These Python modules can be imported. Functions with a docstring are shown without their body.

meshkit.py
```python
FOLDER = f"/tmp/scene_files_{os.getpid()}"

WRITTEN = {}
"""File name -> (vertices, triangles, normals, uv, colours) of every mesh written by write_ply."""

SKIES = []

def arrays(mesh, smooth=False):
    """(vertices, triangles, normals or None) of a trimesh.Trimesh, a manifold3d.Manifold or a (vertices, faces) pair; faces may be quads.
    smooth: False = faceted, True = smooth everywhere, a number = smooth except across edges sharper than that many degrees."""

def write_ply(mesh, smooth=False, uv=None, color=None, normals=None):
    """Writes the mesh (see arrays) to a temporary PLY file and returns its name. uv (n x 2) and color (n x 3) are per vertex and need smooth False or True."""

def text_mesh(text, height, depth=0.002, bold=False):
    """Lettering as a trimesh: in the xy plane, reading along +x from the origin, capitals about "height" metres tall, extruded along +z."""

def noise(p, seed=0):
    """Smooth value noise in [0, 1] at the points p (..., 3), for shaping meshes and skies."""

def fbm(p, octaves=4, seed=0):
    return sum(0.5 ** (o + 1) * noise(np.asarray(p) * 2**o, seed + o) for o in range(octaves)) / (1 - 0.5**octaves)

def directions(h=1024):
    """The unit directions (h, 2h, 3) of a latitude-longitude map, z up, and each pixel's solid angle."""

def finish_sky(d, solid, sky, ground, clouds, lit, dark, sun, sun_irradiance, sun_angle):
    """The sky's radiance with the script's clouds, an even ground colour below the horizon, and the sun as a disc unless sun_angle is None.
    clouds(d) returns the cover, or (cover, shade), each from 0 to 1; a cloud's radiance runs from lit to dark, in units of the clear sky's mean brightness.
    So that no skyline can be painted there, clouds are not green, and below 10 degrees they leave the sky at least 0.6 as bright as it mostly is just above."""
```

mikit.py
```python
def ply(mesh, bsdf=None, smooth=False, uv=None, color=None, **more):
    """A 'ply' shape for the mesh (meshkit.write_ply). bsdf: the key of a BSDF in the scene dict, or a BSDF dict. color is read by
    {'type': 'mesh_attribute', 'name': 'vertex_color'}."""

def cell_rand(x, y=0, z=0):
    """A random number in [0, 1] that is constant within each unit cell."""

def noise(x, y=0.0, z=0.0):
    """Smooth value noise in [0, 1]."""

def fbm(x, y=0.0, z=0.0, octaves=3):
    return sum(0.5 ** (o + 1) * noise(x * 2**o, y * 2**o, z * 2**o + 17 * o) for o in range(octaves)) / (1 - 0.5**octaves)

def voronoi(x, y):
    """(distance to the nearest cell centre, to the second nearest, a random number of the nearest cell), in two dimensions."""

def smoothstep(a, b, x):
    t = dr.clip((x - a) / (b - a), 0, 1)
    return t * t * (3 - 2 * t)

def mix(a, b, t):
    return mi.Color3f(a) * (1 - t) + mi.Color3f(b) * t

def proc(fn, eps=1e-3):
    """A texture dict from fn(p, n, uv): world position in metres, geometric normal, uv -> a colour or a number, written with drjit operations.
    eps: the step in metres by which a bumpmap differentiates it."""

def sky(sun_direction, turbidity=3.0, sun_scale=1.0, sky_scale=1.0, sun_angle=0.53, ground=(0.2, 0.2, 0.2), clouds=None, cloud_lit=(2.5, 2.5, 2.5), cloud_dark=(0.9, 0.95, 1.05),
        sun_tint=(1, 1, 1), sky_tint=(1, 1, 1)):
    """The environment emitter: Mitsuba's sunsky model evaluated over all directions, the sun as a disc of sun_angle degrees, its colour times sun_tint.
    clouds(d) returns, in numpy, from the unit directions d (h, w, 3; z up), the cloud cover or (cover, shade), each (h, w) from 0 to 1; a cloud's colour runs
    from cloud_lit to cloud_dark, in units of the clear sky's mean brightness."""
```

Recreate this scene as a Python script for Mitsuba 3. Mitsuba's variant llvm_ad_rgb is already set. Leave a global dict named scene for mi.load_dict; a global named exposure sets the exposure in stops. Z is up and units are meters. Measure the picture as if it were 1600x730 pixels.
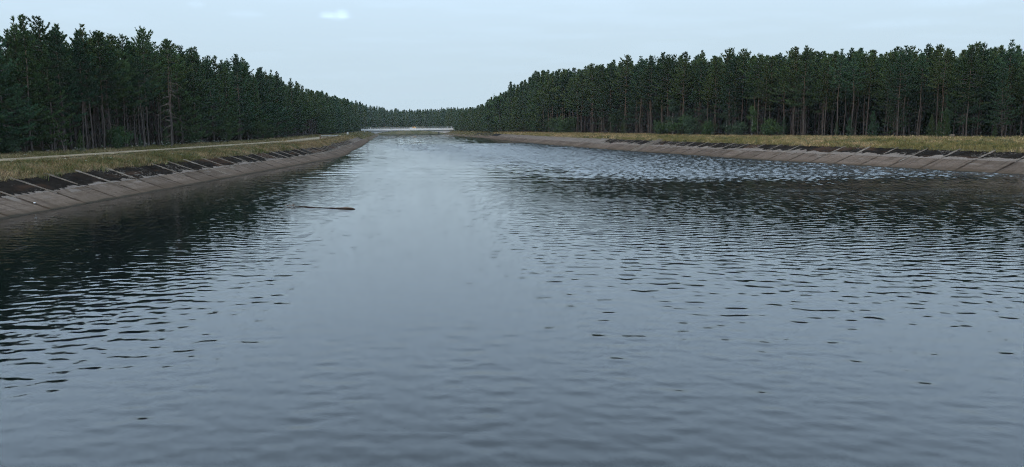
import math, random
import numpy as np, trimesh, drjit as dr, mitsuba as mi, mikit
from mikit import noise, fbm, smoothstep, mix, cell_rand, voronoi
import meshkit

T = mi.ScalarTransform4f
scene, labels = {}, {}
PI = math.pi

# ------------------------------------------------------------------ camera, sky, exposure
F_PX, CAM_H, PITCH, ROLL = 1256.0, 5.5, math.atan(167 / 1256.0), math.radians(0.55)
fwd = np.array([0, math.cos(PITCH), -math.sin(PITCH)])
upv = np.array([0, math.sin(PITCH), math.cos(PITCH)])
rgt = np.array([1.0, 0, 0])
up_r = math.cos(ROLL) * upv + math.sin(ROLL) * rgt
scene['haze_medium'] = {'type': 'homogeneous', 'albedo': {'type': 'rgb', 'value': [0.95, 0.95, 0.95]}, 'sigma_t': {'type': 'rgb', 'value': [0.000065, 0.00007, 0.000075]}}
scene['camera'] = {
    'type': 'perspective', 'fov': math.degrees(2 * math.atan(800 / F_PX)), 'fov_axis': 'x', 'near_clip': 0.1, 'far_clip': 9000.0,
    'to_world': T().look_at(origin=[0, 0, CAM_H], target=(np.array([0, 0, CAM_H]) + fwd).tolist(), up=up_r.tolist()),
    'medium': {'type': 'ref', 'id': 'haze_medium'},
}


def sky_cover(d):
    """A thin even veil of high cloud, softer and paler at the horizon, bright overhead, with faint streaks and a few small puffs."""
    z = np.clip(d[..., 2], 0, 1)
    q = d / np.maximum(z[..., None] + 0.10, 0.05)
    n = meshkit.fbm(np.stack([q[..., 0] * 1.1 + 3.7, q[..., 1] * 1.1, 0 * z], -1), 5, 3)
    n2 = meshkit.fbm(np.stack([q[..., 0] * 2.0 + 9.1, q[..., 1] * 5.0 + 2.0, 0 * z + 4], -1), 4, 8)
    f = 1 - np.exp(-(z / 0.23) ** 3.4)
    f = f + 0.06 * (n - 0.5) + 0.05 * np.clip((n2 - 0.55) / 0.2, 0, 1) * np.clip(z / 0.1, 0, 1)
    az, el = np.arctan2(d[..., 0], d[..., 1]), np.arcsin(np.clip(d[..., 2], -1, 1))
    wob = 0.5 + meshkit.fbm(np.stack([az * 120, el * 160, 0 * z], -1), 3, 5)
    for a0, e0, w, h, k in [(-.217, .1316, .009, .0044, .30), (-.201, .1322, .008, .0060, .35), (-.207, .1300, .015, .0038, .25), (-.31, .130, .020, .004, .12), (-.362, .139, .009, .004, .12),
                            (.50, .128, .05, .010, .10), (.44, .107, .06, .006, .07), (-.95, .16, .05, .008, .12), (.95, .18, .06, .009, .12), (2.4, .2, .08, .012, .14), (-2.2, .22, .07, .012, .14), (3.0, .16, .07, .009, .12)]:
        f = f + k * np.exp(-(((az - a0) / w) ** 2 + ((el - e0) / h) ** 2 * np.where(el < e0, 2.2, 1.0)) ** 2) * wob
    return np.ones_like(z), np.clip(1 - f, 0, 1)


scene['sky'] = mikit.sky((-0.55, -0.65, 0.62), turbidity=3, sun_scale=0.18, sun_angle=40, clouds=sky_cover, sun_tint=(1.0, 0.86, 0.66),
                         cloud_lit=(3.40, 4.52, 5.80), cloud_dark=(2.20, 2.78, 3.18), ground=(0.05, 0.06, 0.05))
exposure = 1.75

# ------------------------------------------------------------------ materials
def rgb(*c):
    return {'type': 'rgb', 'value': list(c)}


def diffuse(tex):
    return {'type': 'twosided', 'bsdf': {'type': 'diffuse', 'reflectance': tex}}


VC = {'type': 'mesh_attribute', 'name': 'vertex_color'}
scene['m_leaf'] = diffuse(VC)
scene['m_grass'] = diffuse(VC)


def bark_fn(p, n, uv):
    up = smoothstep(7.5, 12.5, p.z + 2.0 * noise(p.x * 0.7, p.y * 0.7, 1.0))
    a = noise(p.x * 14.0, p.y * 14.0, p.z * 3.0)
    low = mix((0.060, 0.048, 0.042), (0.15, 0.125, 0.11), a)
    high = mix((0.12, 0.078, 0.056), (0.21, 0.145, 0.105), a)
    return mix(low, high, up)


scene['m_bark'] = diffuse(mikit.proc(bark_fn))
scene['m_twig'] = diffuse(rgb(0.11, 0.088, 0.078))
scene['m_dead'] = diffuse(rgb(0.18, 0.14, 0.115))
scene['m_birch'] = diffuse(mikit.proc(lambda p, n, uv: mix((0.5, 0.49, 0.46), (0.10, 0.09, 0.085), smoothstep(0.56, 0.66, noise(p.x * 3, p.y * 3, p.z * 6)))))


def ground_fn(p, n, uv):
    big = fbm(p.x * 0.16, p.y * 0.16, 0.0, 3)
    fine = noise(p.x * 5.0, p.y * 5.0, 2.0)
    turf = mix(mix((0.085, 0.088, 0.040), (0.15, 0.13, 0.075), smoothstep(0.35, 0.65, big)), (0.06, 0.05, 0.035), 0.5 * fine)
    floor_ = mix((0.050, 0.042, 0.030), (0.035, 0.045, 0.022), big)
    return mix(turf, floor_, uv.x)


scene['m_ground'] = diffuse(mikit.proc(ground_fn))


def path_fn(p, n, uv):
    edge = dr.abs(uv.x - 0.5) * 2
    a = fbm(p.x * 1.2, p.y * 0.25, 0.0, 3)
    fine = noise(p.x * 18, p.y * 18, 0.0)
    c = mix((0.25, 0.190, 0.130), (0.36, 0.290, 0.205), a) * (0.85 + 0.3 * fine)
    return mix(c, (0.12, 0.115, 0.06), smoothstep(0.55, 0.95, edge + 0.7 * (noise(p.x * 2.5, p.y * 1.2, 7.0) - 0.5)))


scene['m_path'] = diffuse(mikit.proc(path_fn))


def slab_fn(s_first, pitch):
    """pale brown-grey lining slabs: each of its own tone, horizontal water marks, blotches, dirty joints, an algae-dark foot"""
    def fn(p, n, uv):
        s, u = uv.x, uv.y
        a = fbm(s * 0.45, u * 1.3, 1.0, 4)
        b = noise(s * 7.0, u * 7.0, 3.0)
        c = mix((0.104, 0.076, 0.057), (0.160, 0.122, 0.096), a) * (0.82 + 0.36 * b)
        t = (s - s_first) / pitch
        c = c * (0.84 + 0.32 * cell_rand(dr.floor(t), 3.0))
        edge = pitch * dr.minimum(t - dr.floor(t), 1 - (t - dr.floor(t)))
        c = c * (1 - 0.55 * smoothstep(0.34, 0.05, edge + 0.22 * (noise(s * 1.0, u * 2.2, 12.0) - 0.5)))
        c = c * (0.86 + 0.28 * noise(s * 0.15, u * 9.0, 5.0))
        streak = noise(s * 3.0, u * 0.35, 9.0)
        c = mix(c, c * 0.66, smoothstep(0.58, 0.85, streak) * 0.8)
        bloom = smoothstep(0.62, 0.76, fbm(s * 0.8, u * 1.8, 21.0, 3)) * smoothstep(1.2, 2.6, u)
        c = mix(c, mi.Color3f(0.215, 0.185, 0.160), 0.55 * bloom)
        c = mix(c, mi.Color3f(0.078, 0.056, 0.038), 0.55 * smoothstep(1.3, 0.3, u + 0.5 * (noise(s * 0.5, u, 15.0) - 0.5)))
        wet = smoothstep(0.34, 0.12, u + 0.16 * (noise(s * 1.5, 0.0, 2.0) - 0.5))
        return mix(c, mi.Color3f(0.040, 0.036, 0.028), wet * 0.85)
    return fn


def bitumen_fn(u0, s_clean0, s_clean1, peel):
    def fn(p, n, uv):
        s, u = uv.x, uv.y
        a = fbm(s * 0.9, u * 1.6, 2.0, 4)
        b = noise(s * 11.0, u * 11.0, 4.0)
        pale = mix((0.125, 0.100, 0.082), (0.235, 0.195, 0.165), a) * (0.8 + 0.4 * b)
        black = mix((0.009, 0.0075, 0.0065), (0.026, 0.021, 0.017), fbm(s * 1.4, u * 2.2, 8.0, 3)) * (0.8 + 0.4 * b)
        black = mix(black, (0.075, 0.042, 0.027), 0.6 * smoothstep(0.55, 0.75, fbm(s * 0.22, u * 0.5, 5.0, 3)))
        fleck = smoothstep(0.72, 0.80, noise(s * 5.0, u * 8.0, 1.0)) * smoothstep(0.45, 0.62, fbm(s * 0.35, u * 0.5, 11.0, 3))
        black = mix(black, (0.18, 0.155, 0.13), fleck * 0.7)
        reach = u0 + peel * (fbm(s * 0.55, 0.3, 3.0, 3) - 0.42) * 3.2 + 0.5 * (noise(s * 2.5, u * 2.0, 6.0) - 0.5)
        cover = smoothstep(reach - 0.06, reach + 0.12, u)
        clean = smoothstep(s_clean0 - 1.5, s_clean0 + 1.5, s + 5 * (noise(s * 0.2, 1.0, 1.0) - 0.5)) * smoothstep(s_clean1, s_clean1 - 1, s)
        return mix(pale, black, cover * (1 - clean))
    return fn


scene['m_strip'] = diffuse(mikit.proc(lambda p, n, uv: mix((0.10, 0.083, 0.068), (0.31, 0.265, 0.22), fbm(p.x * 3, p.y * 3, p.z * 3, 3))))
scene['m_bed'] = diffuse(rgb(0.030, 0.028, 0.026))
scene['m_wood'] = diffuse(mikit.proc(lambda p, n, uv: mix((0.16, 0.10, 0.07), (0.30, 0.21, 0.155), noise(p.x * 9, p.y * 9, p.z * 9))))
scene['m_rail_wood'] = diffuse(mikit.proc(lambda p, n, uv: mix((0.32, 0.29, 0.26), (0.52, 0.49, 0.45), noise(p.x * 5, p.y * 5, p.z * 9))))
scene['m_log'] = diffuse(mikit.proc(lambda p, n, uv: mix((0.030, 0.022, 0.018), (0.15, 0.105, 0.078), smoothstep(0.03, 0.11, p.z + 0.03 * noise(p.x * 12, p.y * 12, 0.0)))))
scene['m_bridge'] = diffuse(mikit.proc(lambda p, n, uv: mix((0.68, 0.68, 0.67), (0.82, 0.82, 0.81), fbm(p.x * 0.6, p.y * 0.6, p.z * 1.5, 3))))
scene['m_bridge_dark'] = diffuse(mikit.proc(lambda p, n, uv: mix((0.30, 0.29, 0.275), (0.44, 0.43, 0.41), fbm(p.x * 0.4, p.y * 0.4, p.z * 1.0, 3))))
scene['m_steel'] = {'type': 'principled', 'base_color': rgb(0.42, 0.44, 0.45), 'roughness': 0.5, 'metallic': 0.3}
scene['m_white'] = diffuse(rgb(0.78, 0.78, 0.76))
scene['m_asphalt'] = diffuse(rgb(0.06, 0.06, 0.062))
scene['m_dark'] = diffuse(rgb(0.03, 0.028, 0.026))
scene['m_rock'] = diffuse(mikit.proc(lambda p, n, uv: mix((0.13, 0.105, 0.085), (0.25, 0.21, 0.17), fbm(p.x * 4, p.y * 4, p.z * 4, 3))))
scene['m_orange'] = {'type': 'principled', 'base_color': rgb(0.85, 0.45, 0.10), 'roughness': 0.35, 'clearcoat': 0.6}
scene['m_carwhite'] = {'type': 'principled', 'base_color': rgb(0.80, 0.79, 0.77), 'roughness': 0.35, 'clearcoat': 0.6}
scene['m_glass'] = {'type': 'principled', 'base_color': rgb(0.03, 0.035, 0.04), 'roughness': 0.08, 'specular': 0.6}
scene['m_tyre'] = diffuse(rgb(0.025, 0.025, 0.025))
scene['m_soil'] = diffuse(mikit.proc(lambda p, n, uv: mix((0.09, 0.07, 0.05), (0.20, 0.165, 0.12), fbm(p.x * 0.8, p.y * 0.8, p.z, 3))))

# water: a wind-driven spectrum of short waves, ruffled in patches
rngw = np.random.default_rng(5)
WAVES = []
for lam, slope, spread in [(2.4, .004, .5), (1.7, .006, .6), (1.4, .009, .6), (1.2, .011, .7), (1.05, .013, .7), (.92, .013, .8), (.8, .012, .8), (.7, .011, .9), (.62, .010, .9), (.54, .009, 1.0), (.47, .008, 1.0), (.41, .007, 1.0)]:
    for rep in range(2):
        l = 0.74 * lam * rngw.uniform(.92, 1.08)
        th = rngw.normal(0.12, spread * 0.72)
        k = 2 * PI / l
        WAVES.append((k * math.sin(th), k * math.cos(th), 0.90 * slope / k, rngw.uniform(0, 2 * PI)))
RIPPLES = []
for lam in (.62, .52, .44, .38, .33, .29, .25):
    for rep in range(2):
        l = lam * rngw.uniform(.92, 1.08)
        th = rngw.normal(0.1, 0.6)
        k = 2 * PI / l
        RIPPLES.append((k * math.sin(th), k * math.cos(th), .010 / k, rngw.uniform(0, 2 * PI)))


def ruffle(x, y):
    """faint cat's-paws on the near water and a broken streak of breeze across the calm belt"""
    w = 26 * (fbm(x * 0.035, y * 0.018, 3.0, 3) - 0.5)
    streak = smoothstep(0.44, 0.60, fbm(x * 0.16 + 5.0, y * 0.30, 7.0, 3))
    belt = 0.35 * streak * smoothstep(50.0, 58.0, y + 0.6 * w) * smoothstep(70.0, 62.0, y + 0.6 * w) * smoothstep(-10.0, 6.0, x)
    near = 0.08 * smoothstep(0.42, 0.62, fbm(x * 0.05 + 9.0, y * 0.03, 1.0, 3)) * smoothstep(26.0, 50.0, y)
    return dr.clip(near + belt, 0, 1)


def water_height(p, n, uv):
    x, y = p.x, p.y
    wx = x + 1.2 * noise(x * 0.11, y * 0.11, 0.0)
    wy = y + 1.2 * noise(x * 0.10 + 31.0, y * 0.10, 5.0)
    h = mi.Float(0)
    for kx, ky, a, ph in WAVES:
        h += a * dr.sin(kx * wx + ky * wy + ph)
    r = mi.Float(0)
    for kx, ky, a, ph in RIPPLES:
        r += a * dr.sin(kx * wx + ky * wy + ph)
    calm = (0.30 + 0.25 * smoothstep(36.0, 20.0, y) + 0.75 * fbm(x * 0.045, y * 0.06, 2.0, 3)) * (1 - 0.94 * smoothstep(70.0, 110.0, y))
    return h * calm + r * (0.05 + 0.5 * ruffle(x, y))


def p_windy(x, y):
    return smoothstep(72.0, 90.0, y) * smoothstep(-52.0, -32.0, x - 53.0 + 0.297 * (y - 84.0)) * smoothstep(260.0, 180.0, y)


def water_rough(p, n, uv):
    return 0.025 + ruffle(p.x, p.y) * 0.25 + 0.15 * p_windy(p.x, p.y)


scene['m_water'] = {'type': 'bumpmap', 'arbitrary': mikit.proc(water_height, eps=0.01), 'scale': 1.0,
                    'bsdf': {'type': 'principled', 'base_color': rgb(0.0025, 0.004, 0.0045), 'roughness': mikit.proc(water_rough), 'eta': 1.41}}

# ------------------------------------------------------------------ the lie of the land
YL = [-160, 150, 172, 190, 232, 300, 362, 470, 585, 690, 760, 900, 2600]
XLv = [-32.2, -32.4, -34.6, -37.6, -43.3, -53.4, -62.9, -79.3, -96.5, -114, -128, -170, -700]
YR = [-160, 84, 95, 111, 127, 154, 176, 240, 304, 423, 550, 677, 760, 900, 2600]
XRv = [124, 53.2, 49.0, 43.6, 38.2, 31.0, 25.3, 11.5, 0.5, -17, -38, -58, -73, -115, -640]
from scipy.interpolate import PchipInterpolator
_xl, _xr = PchipInterpolator(YL, XLv), PchipInterpolator(YR, XRv)
XL = lambda y: _xl(y)
XR = lambda y: _xr(y)
SLOPE = 0.362
LU = [-7, 0, 5.4, 5.9, 8.0, 11.5, 13.0, 16.3, 17.5, 21.5, 40, 400, 3000]
LZ = [-2.85, -.32, 1.66, 2.03, 2.22, 2.42, 2.84, 2.86, 2.80, 2.95, 3.2, 3.5, 3.5]
RU = [-7, 0, 5.9, 6.4, 9.0, 13.0, 18.0, 30, 60, 400, 3000]
RZ = [-2.85, -.32, 1.83, 2.24, 2.50, 2.74, 2.86, 2.98, 3.2, 3.6, 3.6]


def lift(x, y):
    """the country rises beyond the bridge, with one wooded hill"""
    t = np.clip((np.asarray(y, float) - 760) / 260, 0, 1)
    rise = 5.0 * t * t * (3 - 2 * t)
    hill = 15 * np.exp(-((x + 92) / 95.0) ** 2 - ((y - 1560) / 170.0) ** 2) + 12 * np.exp(-((x + 330) / 190.0) ** 2 - ((y - 1500) / 260.0) ** 2)
    return rise + hill


def gz(x, y):
    x, y = np.asarray(x, float), np.asarray(y, float)
    xl, xr = XL(y), XR(y)
    zl = np.interp(xl - x, LU, LZ)
    zr = np.interp((x - xr) * 0.96, RU, RZ)
    z = np.where(x < (xl + xr) / 2, zl, zr)
    end = np.clip((y - 800) / 50, 0, 1)
    z = z * (1 - end) + np.maximum(z, 3.2) * end
    bump = 0.10 * (meshkit.fbm(np.stack([x * .25, y * .25, 0 * x], -1), 3, 4) - .5)
    far = np.clip((np.maximum(xl - x, x - xr) - 7) / 2, 0, 1)
    return z + bump * far + lift(x, y)


def grid_mesh(P):
    n, m = P.shape[:2]
    i, j = np.meshgrid(np.arange(n - 1), np.arange(m - 1), indexing='ij')
    a = (i * m + j).ravel()
    f = np.stack([a, a + 1, a + m + 1, a + m], -1)
    f = np.vstack([f[:, [0, 1, 2]], f[:, [0, 2, 3]]])
    return P.reshape(-1, 3), f


ys = np.concatenate([np.arange(-150, 40, 12), np.arange(40, 260, 2.0), np.arange(260, 460, 5), np.arange(460, 1000, 12), np.arange(1000, 2000, 25), np.arange(2000, 6200, 400)])
lu = np.array([5000, 2500, 1200, 600, 400, 300, 220, 160, 110, 70, 40, 30, 25, 21.5, 19, 17.5, 16.3, 14.6, 13, 12.2, 11.5, 10, 9, 8, 7, 6.4, 5.9, 5.4, 3, 0, -7.])
ru = np.array([-7, 0, 3, 5.9, 6.4, 7, 8, 9, 10.5, 12, 14, 16, 18, 20, 23, 26, 30, 36, 45, 60, 90, 130, 180, 250, 400, 600, 1200, 2500, 5000]) / .96
yc = np.minimum(ys, 2600)
gx = np.concatenate([XL(yc)[:, None] - lu, XR(yc)[:, None] + ru], 1)
gy = np.repeat(ys[:, None], gx.shape[1], 1)
gzv = gz(gx, np.minimum(gy, 2600))
U = np.concatenate([np.repeat(lu[None], len(ys), 0), np.repeat(ru[None] * .96, len(ys), 0)], 1)
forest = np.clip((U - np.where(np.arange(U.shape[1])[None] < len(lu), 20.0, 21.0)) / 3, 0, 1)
gv, gf = grid_mesh(np.stack([gx, gy, gzv], -1))
scene['ground'] = mikit.ply((gv, gf), 'm_ground', smooth=True, uv=np.stack([forest.ravel(), 0 * forest.ravel()], -1))
labels['ground'] = {'label': 'grassy banks and dark forest floor on both sides of the canal', 'kind': 'structure'}
# the water's own surface: from the middle distance on, its waves are geometry (there they hide one another)
wy = np.concatenate([np.arange(-150, 55, 8.0), np.arange(55, 270, .25), np.arange(270, 460, .5), np.arange(460, 700, 1.0), np.arange(700, 880, 6.0)])
tt = np.concatenate([np.linspace(0, .5, 100, endpoint=False), np.linspace(.5, 1, 200)])
wx0, wx1 = XL(wy) - 6.5, XR(wy) + 6.5
WX = wx0[:, None] * (1 - tt) + wx1[:, None] * tt
WY = np.repeat(wy[:, None], len(tt), 1)


def nfbm(x, y, z, o=3):
    return meshkit.fbm(np.stack([x, y, 0 * x + z], -1), o, 6)


def nstep(a, b, x):
    t = np.clip((x - a) / (b - a), 0, 1)
    return t * t * (3 - 2 * t)


gust = 16 * (nfbm(WX * .035, WY * .018, 3.0) - .5) + 9 * (nfbm(WX * .25, WY * .06, 9.0, 2) - .5)
qq = WX - np.repeat(XR(wy)[:, None], len(tt), 1)
windy = nstep(70, 92, WY + gust) * nstep(-58, -36, qq + .5 * gust) * nstep(430, 260, WY)
lee = nstep(-29, -20, WX + .25 * np.maximum(WY - 130, 0))
patch = .45 + .75 * nfbm(WX * .06, WY * .03, 1.0)
sw = np.random.default_rng(21)
hz = np.zeros_like(WX)
wxx, wyy = WX + 2.0 * nfbm(WX * .1, WY * .1, 0.5), WY + 2.0 * nfbm(WX * .1, WY * .1, 5.5)
for lams, rms, field, sd in ((np.geomspace(1.3, 6.0, 20), .024, nstep(62, 100, WY) * patch * (.35 + .65 * lee), .45), (np.geomspace(.72, 1.3, 30), .17, windy * (.75 + .25 * patch), 1.1)):
    add = np.zeros_like(WX)
    for l in lams:
        th, k = sw.normal(.1, sd), 2 * PI / l
        add += nstep(2.3, 3.3, l / np.gradient(wy))[:, None] * math.sqrt(2 / len(lams)) * rms / k * np.sin(k * math.sin(th) * wxx + k * math.cos(th) * wyy + sw.uniform(0, 6.28))
    hz += add * field
wv, wf = grid_mesh(np.stack([WX, WY, hz], -1))
scene['water'] = mikit.ply((wv, wf), 'm_water', smooth=True, uv=wv[:, :2])
labels['water'] = {'label': 'dark rippled canal water reflecting sky and pines', 'kind': 'structure'}

# gravel track on the left bank
py_ = np.arange(20, 420, 2.0)
pu = np.interp(py_, [0, 150, 200, 300, 420], [14.9, 14.6, 13.0, 11.0, 9.5])
pw = 1.9
PP = []
for k in (-1, -.5, 0, .5, 1):
    x = XL(py_) - pu + k * pw
    PP.append(np.stack([x, py_, gz(x, py_) + 0.07 + 0.03 * (1 - abs(k))], -1))
pv, pf = grid_mesh(np.stack(PP, 1))
scene['gravel_path'] = mikit.ply((pv, pf), 'm_path', smooth=True, uv=np.tile(np.array([[0, 0], [.25, 0], [.5, 0], [.75, 0], [1, 0]]), (len(py_), 1)))
labels['gravel_path'] = {'label': 'pale gravel track along the left bank before the forest edge', 'kind': 'structure'}

# ------------------------------------------------------------------ the lined banks
class Bank:
    def __init__(self, side, y0, y1):
        self.side = side
        y = np.arange(y0, y1, 0.5)
        x = XL(y) if side < 0 else XR(y)
        self.s = np.concatenate([[0], np.cumsum(np.hypot(np.diff(x), np.diff(y)))])
        tx, ty = np.gradient(x, self.s), np.gradient(y, self.s)
        self.x, self.y, self.nx, self.ny = x, y, -ty * (1 if side < 0 else -1), tx * (1 if side < 0 else -1)

    def at(self, s, u, dz=0.0):
        s, u = np.broadcast_arrays(np.asarray(s, float), np.asarray(u, float))
        f = lambda a: np.interp(s, self.s, a)
        return np.stack([f(self.x) + f(self.nx) * u, f(self.y) + f(self.ny) * u, SLOPE * u + dz], -1)

    def s_of(self, y):
        return float(np.interp(y, self.y, self.s))


def slab(b, s0, s1, u0, u1, thick, dz, rng, c=0.035):
    """a lining slab: chamfered, its corners a little out of true"""
    j = rng.uniform(-.018, .018, 4) + dz
    cs = np.array([(s0, u0), (s1, u0), (s1, u1), (s0, u1)])
    ci = np.array([(s0 + c, u0 + c), (s1 - c, u0 + c), (s1 - c, u1 - c), (s0 + c, u1 - c)])
    rings = [(cs, j - thick), (cs, j - c), (ci, j)]
    v = np.vstack([b.at(r[:, 0], r[:, 1], z) for r, z in rings])
    uv = np.vstack([r for r, z in rings])
    f = []
    for r in (0, 1):
        for k in range(4):
            a, bb = r * 4 + k, r * 4 + (k + 1) % 4
            f += [(a, bb, bb + 4), (a, bb + 4, a + 4)]
    f += [(8, 9, 10), (8, 10, 11)]
    # flat shading with shared uv: split vertices
    f = np.array(f)
    return v[f].reshape(-1, 3), np.arange(len(f) * 3).reshape(-1, 3), uv[f].reshape(-1, 2)


def strip(b, s, ua, ub, w, rng):
    n = max(5, int((ub - ua) / .32))
    u = np.linspace(ua, ub, n + 1)
    sc = s + np.cumsum(rng.normal(0, .018, n + 1)) + rng.uniform(-.08, .08) * (u - ua)
    ww = w * np.clip(rng.normal(1, .42, n + 1), .25, 2.2) * np.linspace(.6, 1.1, n + 1)
    ww[0] *= .3
    P = np.stack([b.at(sc - ww, u, -.03), b.at(sc - ww * .7, u, .055), b.at(sc + ww * .7, u, .055), b.at(sc + ww, u, -.03)], 1)
    v, f = grid_mesh(P)
    return trimesh.Trimesh(v, f, process=False)


def make_bank(key, side, y0, y1, y_end_low, y_end_up, seam_y, pitch, bit, seed, label, umid, utop):
    rng = np.random.default_rng(seed)
    b = Bank(side, y0 - 8, y1 + 30)
    s_first = b.s_of(seam_y)
    k0 = -int((s_first - b.s_of(y0)) / pitch)
    # the sub-base sheet under the slabs
    S = np.arange(b.s_of(y0), b.s_of(y1) + 4, 3.0)
    P = np.stack([b.at(S, u, -0.16) for u in (-5.5, 0, 3, utop + .1)], 1)
    v, f = grid_mesh(P)
    scene[key] = mikit.ply((v, f), 'm_bed')
    labels[key] = {'label': label, 'kind': 'structure'}
    n = 0
    k = k0
    count = {'lower_slab': 0, 'upper_panel': 0, 'joint_strip': 0}

    def put(kind, shape):
        name = f'{key}__{kind}' + (f'_{count[kind]:03d}' if count[kind] else '')
        count[kind] += 1
        scene[name] = shape
    scene['m_bit_' + key] = diffuse(mikit.proc(bitumen_fn(*bit(b))))
    scene['m_slab_' + key] = diffuse(mikit.proc(slab_fn(s_first, pitch)))
    while True:
        s0 = s_first + k * pitch
        y = float(np.interp(s0, b.s, b.y))
        if y > y1:
            break
        g = .055
        if y < y_end_low:
            v, f, uv = slab(b, s0 + g, s0 + pitch - g, -4.5, umid, .14, 0.0, rng)
            put('lower_slab', mikit.ply((v, f), 'm_slab_' + key, uv=uv))
        if y < y_end_up:
            v, f, uv = slab(b, s0 + g, s0 + pitch - g, umid + .05, utop + rng.uniform(-.1, .25), .12, -.045, rng)
            put('upper_panel', mikit.ply((v, f), 'm_bit_' + key, uv=uv))
            r = rng.random()
            low = umid - (rng.uniform(-.7, .8) if r < .6 else rng.uniform(1.0, 2.5) if r < .85 else -.2)
            if rng.random() < .95:
                put('joint_strip', mikit.ply(strip(b, s0, low, utop + .25, rng.choice([.03, .04, .05, .065, .11], p=[.25, .3, .22, .15, .08]) * (1.0 if side < 0 else 1.7), rng), 'm_strip', smooth=30))
        k += 1
    return b


bankL = make_bank('canal_bank', -1, 20, 345, 343, 330, 70.5, 4.72, lambda b: (2.95, b.s_of(258), 1e4, .42), 11,
                  'left canal bank lined with brown concrete slabs below black bitumen panels', 2.75, 5.5)
bankR = make_bank('canal_bank_001', 1, 40, 470, 440, 372, 124.0, 4.9, lambda b: (4.0, b.s_of(205), 1e4, .62), 12,
                  'right canal bank lined with brown concrete slabs below black bitumen panels', 3.3, 6.05)

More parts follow.
